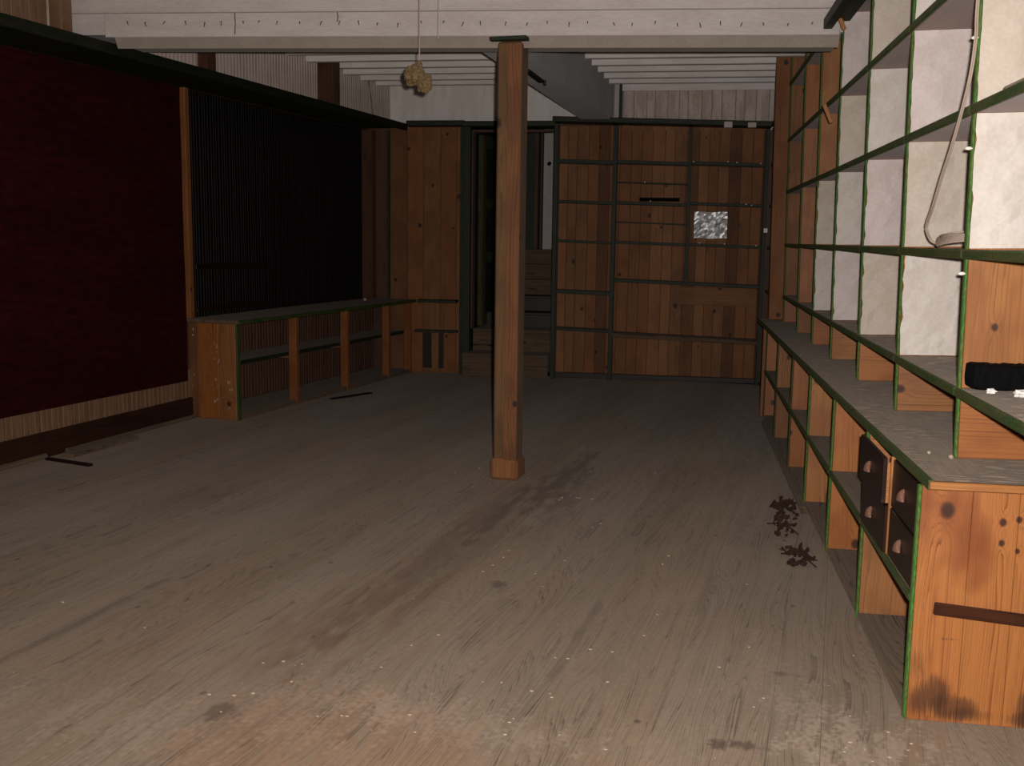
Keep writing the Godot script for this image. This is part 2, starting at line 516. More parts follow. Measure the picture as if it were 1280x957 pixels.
# ------------------------------------------------------------------ room shell
func build_shell():
	# walls with thickness behind everything that stands before them
	var wl := thing("wall_left", "long left wall behind the red panel and dark slats", "wall", Vector3(OX, 0, OZ), LTURN, "", "structure")
	part(wl, "lower_wall", bx(-0.80, -0.62, 0.0, 2.95, -3.9, 10.4, 0.0), M.brown)
	part(wl, "upper_wall", bx(-0.80, -0.33, 2.95, 3.65, -3.9, 10.4, 0.0), M.bead)
	# vertical beads of the boarding above the cap
	var st := MB.new()
	var z := -3.72
	while z < 3.0:
		st.box(Vector3(-0.335, 2.96, z), Vector3(-0.312, 3.62, z + 0.040), 0.008, 1)
		z += 0.052
	part(wl, "beadboard", st, M.bead, "whitish narrow vertical beaded boards above the cap", "stuff")
	var br := MB.new()
	z = 1.99
	while z < 3.0:
		br.box(Vector3(-0.31, 2.96, z), Vector3(-0.295, 3.62, z + 0.07), 0.006, 1)
		z += 0.08
	part(wl, "bare_boards", br, M.beadbrown, "unpainted vertical boards near the beam", "stuff")

	var wr := thing("wall_right", "right wall behind the long shelving", "wall", Vector3.ZERO, 0.0, "", "structure")
	part(wr, "wall_face", bx(1.47, 1.65, 0.0, 3.65, -12.6, 1.8, 0.0), M.brown)
	var wf := thing("wall_front", "plain wall behind the photographer", "wall", Vector3.ZERO, 0.0, "", "structure")
	part(wf, "wall_face", bx(-6.4, 1.65, 0.0, 3.65, 1.65, 1.8, 0.0), M.paint)

	var wb := thing("wall_back", "back wall with the white upper part above the shelving", "wall", Vector3.ZERO, 0.0, "", "structure")
	part(wb, "wall_side", bx(-4.4, -2.62, 0.0, 2.98, -12.5, -12.34, 0.0), M.brown)
	part(wb, "wall_side", bx(-1.40, 1.47, 0.0, 2.98, -12.5, -12.34, 0.0), M.brown)
	part(wb, "upper_wall", bx(-4.4, -0.86, 2.98, 3.65, -12.5, -12.30, 0.0), M.joist)
	part(wb, "upper_wall", bx(-0.86, 1.47, 2.98, 3.65, -12.5, -12.32, 0.0), M.paint_grey)
	# pale vertical boards to the right of the lengthwise beam
	var x := -0.70
	var k := 0
	while x < 1.44:
		var w := 0.125 + 0.03 * sin(k * 2.3)
		var p := part(wb, "board", bx(x, minf(x + w - 0.006, 1.46), 2.90, 3.40, -12.32, -12.295, 0.004), M.bead)
		x += w
		k += 1
	part(wb, "top_rail", bx(-0.72, 1.46, 3.34, 3.42, -12.29, -12.26, 0.004, 0), M.joist)
	part(wb, "corner_strip", bx(-0.80, -0.745, 2.96, 3.42, -12.30, -12.20, 0.004), M.paint)
	part(wb, "green_strip", bx(-0.745, -0.715, 2.96, 3.42, -12.30, -12.21, 0.003), M.bgreen)

	var ce := thing("ceiling", "white ceiling carried on painted joists", "ceiling", Vector3.ZERO, 0.0, "", "structure")
	part(ce, "ceiling_boards", bx(-6.4, 1.65, 3.62, 3.75, -12.6, 1.8, 0.0, 0), M.joist)
	var zs := [-7.75, -8.2, -8.62, -9.05, -9.47, -9.86, -10.26, -10.67, -11.08, -11.51, -11.90]
	for zz in zs:
		var xl: float = -3.706 + 0.1445 * (-(zz + 8.6)) - 0.36
		var xb := beam_x(zz)
		part(ce, "joist", bx(xl, xb - 0.16, 3.375, 3.62, zz - 0.075, zz, 0.006, 0), M.joist)
		part(ce, "joist", bx(xb + 0.16, 1.47, 3.375, 3.62, zz - 0.075 - 0.02, zz - 0.02, 0.006, 0), M.joist)

func beam_x(z: float) -> float:
	# middle of the lengthwise beam
	return -1.34 + (-(z + 7.5)) * 0.0745

# ------------------------------------------------------------------ floor
func build_floor():
	var fl := thing("floor", "dusty worn wooden plank floor", "floor", Vector3(OX, 0, OZ), LTURN, "", "structure")
	var a := to_l(1.47, -12.34)
	var b := to_l(1.47, 1.65)
	var c := to_l(-6.0, 1.65)
	var room := PackedVector2Array([Vector2(-0.62, -3.9), a, b, Vector2(-0.62, c.y)])
	var bl := to_l(-4.0, -12.34)
	room[0] = Vector2(-0.62, bl.y)
	var x := -0.64
	var i := 0
	while x < 6.7:
		var w: float = [0.205, 0.185, 0.195, 0.17, 0.21][i % 5]
		# joints lie on the floor beams below
		var cuts := []
		var zj := 10.4
		var step: int = i % 3
		var js: Array = [[-0.15, -3.6, -7.2], [1.35, -0.15, -4.8, -8.0], [-0.15, -2.4, -6.0, -9.0]][step] if x > 2.4 else [[2.0, -1.6, -5.2, -8.8], [0.6, -3.0, -6.6], [-0.9, -4.2, -7.8]][step]
		cuts.append(-4.2)
		for s in js:
			cuts.append(-s)
		cuts.append(10.6)
		for q in cuts.size() - 1:
			var z0: float = cuts[q] + (0.0012 if absf(cuts[q] - 0.15) < 0.01 else 0.0002)
			var z1: float = cuts[q + 1] - (0.0012 if absf(cuts[q + 1] - 0.15) < 0.01 else 0.0002)
			var rect := PackedVector2Array([Vector2(x + 0.0005, z0), Vector2(x + w - 0.0005, z0), Vector2(x + w - 0.0005, z1), Vector2(x + 0.0005, z1)])
			for poly in Geometry2D.intersect_polygons(rect, room):
				var m := new_mb()
				m.l2 = true
				m.uo = Vector2(rng.randf(), rng.randf())
				m.prism(poly, -0.03, 0.0003 * (i % 2), 2)
				part(fl, "plank", m, M.floor[(i * 3 + q * 2) % 5])
		x += w
		i += 1
	part(fl, "subfloor", bx(-1.0, 7.2, -0.12, -0.031, -4.6, 11.0, 0.0, 2), M.dark)

# ------------------------------------------------------------------ beams and the post
func build_beams():
	var bm := thing("ceiling_beam", "wide white boarded beam crossing the room above the post", "beam", Vector3.ZERO, 0.0, "", "structure")
	# it drops a little to the right
	bm.transform = Transform3D(Basis(Vector3.BACK, -0.0128), Vector3(-1.13, 2.905, 0)) * Transform3D(Basis.IDENTITY, Vector3(1.13, -2.905, 0))
	part(bm, "core", bx(-4.30, 0.95, 2.965, 3.66, -7.20, -6.87, 0.0, 0), M.paint)
	var seams := [2.945, 3.105, 3.26, 3.62]
	for k in 3:
		part(bm, "face_board", bx(-4.29 if k else -3.97, 0.93, seams[k], seams[k + 1] - 0.002, -6.87, -6.845 + 0.002 * (k % 2), 0.004, 0), M.paint)
	# the bevelled strip under the boards
	var m := new_mb()
	m.us = Vector2(1, 1)
	m.box(Vector3(-3.90, -0.04, -0.012), Vector3(0.93, 0.04, 0.012), 0.002, 0, Transform3D(Basis(Vector3.RIGHT, deg_to_rad(32.0)), Vector3(0, 2.915, -6.875)))
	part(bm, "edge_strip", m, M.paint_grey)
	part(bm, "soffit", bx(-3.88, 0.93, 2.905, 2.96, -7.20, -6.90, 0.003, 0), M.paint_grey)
	# bent nails along the face
	for k in 34:
		var x := -3.80 + 0.138 * k + rng.randf_range(-0.02, 0.02)
		var y := 3.045 + rng.randf_range(-0.008, 0.008) - 0.0008 * k
		var nl := MB.new()
		var dx := rng.randf_range(-0.012, 0.012)
		nl.tube([Vector3(x, y, -6.85), Vector3(x, y, -6.832), Vector3(x + dx, y - rng.randf_range(0.012, 0.03), -6.828)], 0.0028, 5)
		part(bm, "nail", nl, M.metal)
	for p in [[-3.02, 3.03, 0.07, 0.3], [-2.3, 3.07, 0.03, 0.2]]:
		var sc := MB.new()
		sc.tube([Vector3(p[0], p[1] + p[2], -6.842), Vector3(p[0] + 0.004, p[1], -6.841), Vector3(p[0], p[1] - p[2], -6.842)], 0.003, 5)
		part(bm, "wire", sc, M.leaf)

	var lb := thing("ceiling_beam", "grey unpainted beam running lengthwise from the post to the back", "beam", Vector3.ZERO, 0.0, "", "structure")
	var z0 := -7.20
	var z1 := -12.30
	var pm := new_mb()
	pm.us = Vector2(0.5, 0.5)
	var hw := 0.165
	pm.prism(PackedVector2Array([Vector2(beam_x(z0) - hw, z0), Vector2(beam_x(z0) + hw, z0), Vector2(beam_x(z1) + hw, z1), Vector2(beam_x(z1) - hw, z1)]), 3.0, 3.62, 2)
	part(lb, "beam_body", pm, M.plaster)
	# a flat iron strap under it, just behind the post
	var sp := bx(-0.025, 0.025, 2.975, 2.999, -0.3, 0.3, 0.003, 2)
	var strap := part(lb, "iron_strap", sp, M.metal)
	strap.position = Vector3(-1.25, 0.0, -8.8)
	strap.rotation.y = -0.07
	part(lb, "strap_hook", bx(-1.215, -1.19, 2.955, 2.999, -9.12, -9.09, 0.004), M.metal)

	# post
	var po := thing("wooden_post", "square rough wooden post in the middle of the room under the beam", "post", Vector3(-1.126, 0, -6.925), -0.145)
	var sh := new_mb()
	sh.box(Vector3(-0.083, 0.0, -0.083), Vector3(0.083, 2.912, 0.083), 0.014, 1)
	part(po, "shaft", sh, M.post)
	var fillet := new_mb()
	fillet.box(Vector3(-0.004, 0.10, 0.083), Vector3(0.086, 2.90, 0.088), 0.002, 1)
	part(po, "cover_strip", fillet, M.pine_old[1], "thin board nailed up the front of the post")
	part(po, "head_plate", bx(-0.125, 0.125, 2.912, 2.938, -0.125, 0.125, 0.004, 0), M.bgreen, "dark green plate at the top of the post")
	var bs := new_mb()
	bs.box(Vector3(-0.100, 0.0, -0.100), Vector3(0.100, 0.15, 0.100), 0.02, 1)
	part(po, "foot_block", bs, M.pine_old[0])

# ------------------------------------------------------------------ left side
func build_left():
	var at := Vector3(OX, 0, OZ)
	# cap shelf
	var cap := thing("cap_shelf", "long dark green cap shelf above the red panel and slats", "shelf", at, LTURN)
	part(cap, "board", bx(-0.62, 0.0, 2.905, 2.945, -3.44, 9.5, 0.004, 2), M.capwood)
	part(cap, "front_edge", bx(0.0, 0.022, 2.872, 2.95, -3.44, 9.5, 0.006, 2), M.capwood)
	# red panel
	var red := thing("red_panel", "large dark red cloth covered panel on the left wall", "panel", at, LTURN)
	var rm := MB.new()
	var no := noise(77, 1.2, 2)
	rm.sheet(60, 16, func(u, v): return Vector3(-0.578 + 0.006 * no.get_noise_2d(u * 12.0, v * 3.0), 0.345 + 0.055 * u * 0.9 + v * (2.55 - 0.05 * u), 0.120 + u * 8.6), Vector3(0.004, 0, 0))
	part(red, "cloth", rm, M.red)
	part(red, "backing_board", bx(-0.617, -0.592, 0.38, 2.89, 0.12, 8.6, 0.0, 2), M.brown)
	# posts that frame the slats
	for p in [[-0.115, -0.05, -0.60, -0.535, "slender light brown post between the red panel and dark slats"], [3.50, 3.62, -0.60, -0.47, "dull brown post at the far end of the dark slats"]]:
		solo("slat_post", bx(p[2], p[3], 0.90, 2.895, -p[1], -p[0], 0.005), M.pine_old[2] if p[0] < 0.0 else M.brown, p[4], "post", at, LTURN)
	# dark slats
	var sl := thing("slatted_screen", "dark brown panel of narrow vertical slats above the low counter", "panel", at, LTURN)
	var sm := MB.new()
	var s := 0.0
	var k := 0
	while s < 3.46:
		sm.uo = Vector2(k * 0.37, k * 0.21)
		sm.box(Vector3(-0.605, 0.90, -s - 0.034), Vector3(-0.588 + 0.003 * sin(k * 1.7), 2.895, -s), 0.005, 1)
		s += 0.043
		k += 1
	part(sl, "slats", sm, M.darkgloss, "narrow dark varnished upright slats", "stuff")
	part(sl, "rail", bx(-0.59, -0.575, 1.33, 1.375, -1.25, -0.05, 0.003, 2), M.dark)
	part(sl, "rail", bx(-0.59, -0.575, 0.95, 0.985, -1.3, -0.05, 0.003, 2), M.dark)
	# brown posts above the cap
	var o1 := solo("short_post", bx(-0.311, -0.22, 2.95, 3.62, 0.10, 0.24, 0.004), M.brown, "narrow dark brown post above the cap near the white beam", "post", at, LTURN)
	var o2 := solo("short_post", bx(-0.311, -0.13, 2.95, 3.45, -2.02, -1.86, 0.004), M.brown, "broad dark brown post above the cap in front of beaded boards", "post", at, LTURN)
	var o3 := solo("short_post", bx(-0.30, -0.20, 2.95, 3.62, 1.86, 1.97, 0.004), M.beadbrown, "pale pinkish post at the left end of the white beam", "post", at, LTURN)
	# sagging wire in the corner over the cap
	var wm := MB.new()
	wm.tube([Vector3(-0.29, 3.40, -3.05), Vector3(-0.285, 3.2, -3.10), Vector3(-0.285, 2.97, -3.16)], 0.006, 6)
	solo("thin_wire", wm, M.plaster, "thin wire running down the beaded boards near the corner", "wire", at, LTURN)
	# boarding strip and skirting under the red panel
	var bb := thing("baseboard_left", "dark skirting and beaded strip below the red panel", "baseboard", at, LTURN, "", "structure")
	var bm := MB.new()
	s = -8.4
	k = 0
	while s < -0.06:
		bm.uo = Vector2(k * 0.31, k * 0.17)
		bm.box(Vector3(-0.61, 0.16, -s - 0.05), Vector3(-0.596 + 0.003 * sin(k * 2.1), 0.44, -s), 0.005, 1)
		s += 0.057
		k += 1
	part(bb, "beaded_strip", bm, M.beadbrown, "pale brown beaded boarding under the red cloth", "stuff")
	part(bb, "skirting_board", bx(-0.61, -0.572, 0.0, 0.19, 0.06, 9.6, 0.006, 2), mat(T.brown, Color(0.62, 0.57, 0.54), 0.8, 0.3, 0.06))
	part(bb, "quarter_round", bx(-0.585, -0.545, 0.0, 0.03, 0.06, 1.7, 0.01, 2), M.dusty2)
	part(bb, "quarter_round", bx(-0.585, -0.545, 0.0, 0.035, 1.9, 9.6, 0.01, 2), M.dusty2)

	# low counter in front of the slats
	var co := thing("low_counter", "long low open counter with dusty top along the left wall", "counter", lp(-0.125, 0.0), LTURN - 0.036)
	# local x = 0 is the front line, -z runs to the back of the room
	part(co, "counter_top", bx(-0.54, 0.035, 0.865, 0.897, -3.62, 0.075, 0.006, 2), M.dusty2)
	part(co, "top_edge", bx(0.036, 0.052, 0.86, 0.898, -3.62, 0.075, 0.005, 2), M.dgreen)
	var ws := [[-0.52, -0.40], [-0.398, -0.19], [-0.188, -0.006]]
	for q in 3:
		part(co, "end_board", bx(ws[q][0], ws[q][1], 0.0, 0.864, 0.02, 0.05, 0.004), [M.pine_old[1], M.pine[1], M.pine[2]][q])
	part(co, "corner_strip", bx(-0.005, 0.012, 0.0, 0.864, 0.0, 0.05, 0.003), M.dgreen)
	for q in [0.95, 1.98, 2.97, 3.56]:
		part(co, "upright", bx(-0.085, 0.0, 0.0, 0.864, -q - 0.06 if q < 3.5 else -q - 0.04, -q, 0.005), M.pine_old[2])
		part(co, "shelf_bearer", bx(-0.50, -0.086, 0.45, 0.484, -q - 0.045, -q - 0.02, 0.002, 0), M.pine_old[1])
	part(co, "middle_shelf", bx(-0.50, -0.097, 0.485, 0.512, -3.60, 0.018, 0.003, 2), M.dusty2)
	part(co, "shelf_edge", bx(-0.097, -0.087, 0.48, 0.515, -3.60, 0.018, 0.002, 2), M.bgreen)
	part(co, "bottom_board", bx(-0.50, -0.004, 0.0, 0.045, -3.62, 0.018, 0.004, 2), M.dusty2)
	var cb := MB.new()
	s = 0.0
	k = 0
	while s < 3.58:
		cb.uo = Vector2(k * 0.27, k * 0.13)
		cb.box(Vector3(-0.52, 0.045, -s - 0.045), Vector3(-0.503 + 0.003 * sin(k * 1.3), 0.864, -s), 0.005, 1)
		s += 0.052
		k += 1
	part(co, "back_boarding", cb, M.brown, "narrow brown beaded boards at the back of the counter", "stuff")
	# dried white paint on the counter end
	var dm := MB.new()
	for q in 26:
		var yy := 0.12 + 0.68 * rng.randf()
		var xx: float = [-0.205, -0.22, -0.47, -0.07][q % 4] + rng.randf_range(-0.025, 0.025)
		if q % 4 == 3: yy = 0.1 + 0.25 * rng.randf()
		var hh := rng.randf_range(0.006, 0.035)
		dm.box(Vector3(xx, yy, 0.049), Vector3(xx + rng.randf_range(0.004, 0.012), yy + hh, 0.0515), 0.001, 1)
	part(co, "paint_spatter", dm, M.chip, "white paint spattered on the counter end", "stuff")

	# loose bits on the floor by the wall
	var m1 := new_mb()
	m1.box(Vector3(-0.40, 0.0, -0.02), Vector3(0.40, 0.018, 0.02), 0.003, 0)
	var l1 := solo("loose_lath", m1, M.dark, "thin dark stick lying on the floor below the red panel", "stick", lp(-0.30, -1.98), LTURN - 0.15)
	l1.scale = Vector3(0.55, 1, 1)
	var m2 := new_mb()
	m2.box(Vector3(-0.05, 0.0, -0.38), Vector3(0.05, 0.03, 0.38), 0.004, 2)
	solo("loose_board", m2, M.dusty2, "short dusty board lying against the skirting under the red panel", "board", lp(-0.44, -1.45), LTURN)
	var m3 := new_mb()
	m3.box(Vector3(-0.03, 0.0, -0.28), Vector3(0.03, 0.012, 0.28), 0.003, 2)
	solo("dark_scrap", m3, M.metal, "long dark scrap lying on the floor before the low counter", "scrap", lp(0.17, 1.62), LTURN - 0.35)
	var m4 := MB.new()
	m4.blob(Vector3(0, 0.018, 0), Vector3(0.022, 0.02, 0.02), 5, 0.3, 6)
	solo("pale_lump", m4, M.chip, "small pale lump on the low counter top", "lump", lp(-0.33, 3.0, 0.897))

# ------------------------------------------------------------------ back wall
func plank_run(parent: Node, x0: float, x1: float, y0: float, y1: float, z: float, w: float, mats: Array):
	var x := x0
	var k := 0
	while x < x1 - 0.02:
		var ww := w * (0.85 + 0.3 * rng.randf())
		var xe := minf(x + ww, x1)
		if x1 - xe < 0.05: xe = x1
		part(parent, "plank", bx(x + 0.0015, xe - 0.0015, y0, y1, z - 0.02, z + rng.randf_range(-0.002, 0.002), 0.003), mats[rng.randi() % mats.size()])
		x = xe
		k += 1

func build_back():
	var sy := func(x: float, y: float) -> float: return y - 0.027 * (x + 0.25)   # the shelves sag to the right
	var t := thing("back_shelving", "tall plank backed shelving with green edges across the back wall", "shelving")
	plank_run(t, -1.45, 0.96, 0.0, 2.95, -12.28, 0.125, M.pine_old)
	var vs := [-1.445, -0.765, 0.08, 0.93]
	var tops := [2.99, 2.96, 2.94, 2.92]
	for k in 4:
		var y0 := 1.16 if k == 2 else 0.0
		var w := 0.045 if k < 2 else 0.034
		part(t, "upright", bx(vs[k] - w / 2, vs[k] + w / 2, y0, tops[k] - 0.03, -12.275, -12.075, 0.004), M.brown)
		part(t, "upright_edge", bx(vs[k] - w / 2 - 0.002, vs[k] + w / 2 + 0.002, y0, tops[k] - 0.03, -12.074, -12.06, 0.003), M.bgreen)
	# shelves: from upright, to upright, height at x = -0.25, depth, thickness
	var rows := [[0, 1, 2.505, 0.2, 0.042], [0, 1, 2.045, 0.2, 0.032], [0, 1, 1.592, 0.2, 0.030], [0, 1, 1.005, 0.2, 0.042], [0, 1, 0.565, 0.2, 0.03],
		[1, 2, 2.515, 0.2, 0.036], [1, 2, 2.290, 0.1, 0.014], [1, 2, 2.055, 0.2, 0.034], [1, 2, 1.835, 0.1, 0.014], [1, 2, 1.605, 0.2, 0.032],
		[2, 3, 2.525, 0.2, 0.036], [2, 3, 2.075, 0.2, 0.03], [2, 3, 1.610, 0.2, 0.03], [1, 3, 1.165, 0.2, 0.036], [1, 3, 0.535, 0.30, 0.045]]
	for r in rows:
		var xa: float = vs[r[0]] + 0.022
		var xb: float = vs[r[1]] - 0.02
		var cx := (xa + xb) * 0.5
		var m := new_mb()
		m.box(Vector3(-(xb - xa) / 2, -r[4] / 2, -r[3]), Vector3((xb - xa) / 2, r[4] / 2, 0.0), 0.003, 0)
		var o := part(t, "shelf", m, M.brown)
		o.position = Vector3(cx, sy.call(cx, r[2]), -12.277 + r[3])
		o.rotation.z = -0.027
		var e := MB.new()
		e.box(Vector3(-(xb - xa) / 2, -r[4] / 2 - 0.001, 0.0), Vector3((xb - xa) / 2, r[4] / 2 + 0.001, 0.012), 0.003, 0)
		part(o, "edge_strip", e, M.dusty2 if r[4] > 0.044 else M.bgreen)
	# cross-grained board behind the lower right shelf
	part(t, "patch_board", bx(0.02, 0.90, 0.90, 1.11, -12.278, -12.255, 0.004, 0), M.pine_old[0])
	part(t, "plinth", bx(-1.44, 0.93, 0.0, 0.06, -12.275, -12.235, 0.004, 0), M.dark)
	# cap
	var m := new_mb()
	m.box(Vector3(-1.24, -0.03, -0.27), Vector3(1.22, 0.03, 0.0), 0.006, 0)
	var cp := part(t, "cap_board", m, M.bgreen)
	cp.position = Vector3(-0.25, 2.972, -12.03)
	cp.rotation.z = -0.027

	# plank panel left of the doorway
	var p := thing("plank_panel", "tall panel of brown upright planks left of the doorway", "panel")
	plank_run(p, -3.47, -2.60, 0.0, 2.94, -12.24, 0.2, [M.pine_old[0], M.pine_old[1], M.pine_old[2]])
	part(p, "cap_board", bx(-3.22, -2.52, 2.935, 2.995, -12.30, -12.05, 0.006, 0), M.bgreen)
	part(p, "ledge", bx(-3.1, -2.62, 0.865, 0.90, -12.24, -12.10, 0.005, 0), M.bgreen)
	part(p, "low_ledge", bx(-3.15, -2.62, 0.50, 0.53, -12.24, -12.16, 0.004, 0), M.bgreen)
	part(p, "edge_strip", bx(-2.60, -2.555, 0.0, 2.935, -12.27, -12.20, 0.004), M.bgreen)
	part(p, "edge_strip", bx(-3.50, -3.47, 0.0, 2.9, -12.27, -12.22, 0.004), M.bgreen)
	part(p, "inset", bx(-3.06, -2.95, 0.06, 0.49, -12.235, -12.225, 0.004), M.dark)
	part(p, "inset", bx(-2.86, -2.80, 0.06, 0.49, -12.235, -12.225, 0.004), M.dark)

	# shelves that turn the corner on to the right wall
	var c := thing("corner_shelving", "dark narrow shelving turning the back right corner behind the upright", "shelving")
	for y in [0.56, 1.09, 1.575, 2.04, 2.49, 2.88]:
		var s := part(c, "shelf", bx(0.985, 1.46, y - 0.016, y + 0.016, -12.05, -10.78, 0.003, 2), M.brown)
		part(s, "edge_strip", bx(0.972, 0.984, y - 0.017, y + 0.017, -12.05, -10.78, 0.003, 2), M.dgreen)
	for z in [-11.30, -11.75]:
		part(c, "upright", bx(0.985, 1.46, 0.0, 2.92, z - 0.012, z + 0.012, 0.003), M.pine_old[1])
	part(c, "back_boards", bx(1.455, 1.468, 0.0, 2.95, -12.2, -10.78, 0.0), M.brown)
	part(c, "cap_board", bx(0.95, 1.46, 2.905, 2.95, -12.0, -10.78, 0.004, 2), M.bgreen)

	# things on the back shelving
	var fm := MB.new()
	var no := noise(88, 5.0, 3)
	fm.sheet(14, 12, func(u, v): return Vector3(0.155 + u * 0.375, 1.675 + v * 0.30 + 0.004 * sin(u * 9.0), -12.268 + 0.006 * no.get_noise_2d(u * 1.2, v * 1.2) + 0.008), Vector3(0, 0, 0.001))
	solo("plastic_sheet", fm, M.foil, "shiny crinkled plastic sheet tacked to the back planks", "sheet")
	solo("black_bar", bx(-0.475, -0.02, 2.085, 2.125, -12.10, -12.06, 0.004, 0), M.black, "black bar lying on the back shelf edge left of the plastic sheet", "bar")
	for q in [[0.44, "square white tag on the back cap nearer the middle"], [0.70, "square white tag on the back cap nearer the corner"]]:
		var tm := bx(q[0], q[0] + 0.09, 2.90, 2.965 - (0.01 if q[0] > 0.5 else 0.0), -12.028, -12.02, 0.002, 0)
		solo("paper_tag", tm, M.paper[0], q[1], "tag", Vector3.ZERO, 0.0, "tags on the back cap")
	solo("light_switch", bx(0.925, 0.968, 1.745, 1.795, -12.058, -12.04, 0.003, 0), M.white, "small white switch on the last green upright in the corner", "switch")
	# bright scraps and broken glass along the back shelves
	var gm := MB.new()
	for q in [[-0.42, 2.30], [-0.35, 2.085], [0.12, 2.53], [0.50, 2.53], [0.60, 2.52], [0.86, 2.51], [0.72, 2.06], [0.78, 2.05], [0.22, 1.62], [0.50, 1.615], [0.85, 1.60]]:
		gm.blob(Vector3(q[0], q[1], -12.05), Vector3(0.010, 0.009, 0.008), 9, 0.4, 5)
	solo("bright_scraps", gm, M.white, "tiny bright scraps along the edges of the back shelves", "scraps", Vector3.ZERO, 0.0, "", "stuff")

# ------------------------------------------------------------------ doorway and stair beyond
func build_doorway():
	var d := thing("door_1", "tall dark doorway in the back wall with frame and open leaf", "doorway", Vector3.ZERO, 0.0, "", "structure")
	part(d, "jamb", bx(-2.55, -2.46, 0.0, 2.93, -12.36, -12.13, 0.004), M.bgreen)
	part(d, "jamb", bx(-1.468, -1.44, 0.0, 2.95, -12.36, -12.29, 0.004), M.bgreen)
	part(d, "bead", bx(-2.455, -2.435, 0.56, 2.90, -12.30, -12.16, 0.003), M.brown)
	part(d, "lintel", bx(-2.55, -1.46, 2.925, 2.985, -12.36, -12.04, 0.004, 0), M.bgreen)
	part(d, "head_rail", bx(-2.45, -1.50, 2.875, 2.90, -12.30, -12.18, 0.003, 0), M.brown)
	# panelled leaf folded back into the passage
	var lf := part(d, "door_leaf", bx(0.0, 0.045, 0.58, 2.86, -0.80, 0.0, 0.003), M.dgreen)
	lf.position = Vector3(-2.42, 0, -12.40)
	lf.rotation.y = -0.18
	for y in [[0.72, 1.35], [1.47, 2.0], [2.12, 2.72]]:
		part(lf, "door_panel", bx(0.045, 0.056, y[0], y[1], -0.68, -0.12, 0.01), M.bgreen)
	part(lf, "stile", bx(0.045, 0.062, 0.58, 2.86, -0.06, 0.0, 0.004), M.brown)

	var st := thing("front_steps", "two broad worn wooden steps at the foot of the doorway", "steps")
	part(st, "riser", bx(-2.52, -1.49, 0.0, 0.25, -12.03, -12.0, 0.004, 0), M.dusty2)
	part(st, "tread", bx(-2.52, -1.49, 0.25, 0.285, -12.33, -11.975, 0.006, 0), M.dusty2)
	part(st, "riser", bx(-2.45, -1.50, 0.285, 0.515, -12.36, -12.30, 0.004, 0), M.dusty2)
	part(st, "tread", bx(-2.45, -1.50, 0.515, 0.55, -12.66, -12.28, 0.006, 0), M.dusty2)

	var fl := thing("inner_stairs", "dim flight of steps climbing beyond the doorway", "stairs")
	var y := 0.55
	var z := -12.62
	for k in 5:
		var rise := 0.19
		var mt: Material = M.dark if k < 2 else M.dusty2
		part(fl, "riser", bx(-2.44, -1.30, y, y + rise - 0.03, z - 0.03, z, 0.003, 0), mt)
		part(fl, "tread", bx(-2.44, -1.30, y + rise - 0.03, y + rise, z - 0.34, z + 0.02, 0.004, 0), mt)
		y += rise
		z -= 0.30

	# the passage around it
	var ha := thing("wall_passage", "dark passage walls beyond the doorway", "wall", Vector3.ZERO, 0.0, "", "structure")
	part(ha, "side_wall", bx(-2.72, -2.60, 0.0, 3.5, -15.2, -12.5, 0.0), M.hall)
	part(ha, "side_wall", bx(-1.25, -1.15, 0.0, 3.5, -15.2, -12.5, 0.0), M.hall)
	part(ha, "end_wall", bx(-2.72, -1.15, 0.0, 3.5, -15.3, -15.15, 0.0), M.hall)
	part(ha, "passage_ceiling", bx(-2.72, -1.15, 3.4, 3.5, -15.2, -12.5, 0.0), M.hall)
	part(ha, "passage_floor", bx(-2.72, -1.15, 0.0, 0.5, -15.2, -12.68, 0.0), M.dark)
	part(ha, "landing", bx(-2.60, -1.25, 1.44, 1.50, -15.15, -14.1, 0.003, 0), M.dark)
	part(ha, "white_wall", bx(-1.86, -1.26, 1.50, 3.38, -14.30, -14.15, 0.003), M.paint)
	part(ha, "casing", bx(-1.90, -1.865, 1.5, 3.1, -14.20, -14.10, 0.004), M.dark)
	part(ha, "casing", bx(-1.98, -1.925, 1.5, 3.1, -14.20, -14.10, 0.004), M.brown)
	part(ha, "partition", bx(-2.25, -1.985, 1.5, 3.38, -14.25, -14.15, 0.003), M.bgreen)
	var kn := MB.new()
	kn.blob(Vector3(-1.525, 2.51, -12.12), Vector3(0.022, 0.022, 0.022), 3, 0.05, 6)
	part(d, "hinge_knob", kn, M.black)

# ------------------------------------------------------------------ right wall: upper shelving
const DZ := [-2.86, -3.945, -5.033, -6.097, -7.173, -8.176, -9.215, -10.40]
const SY := [1.115, 1.615, 2.12, 2.607, 3.13]

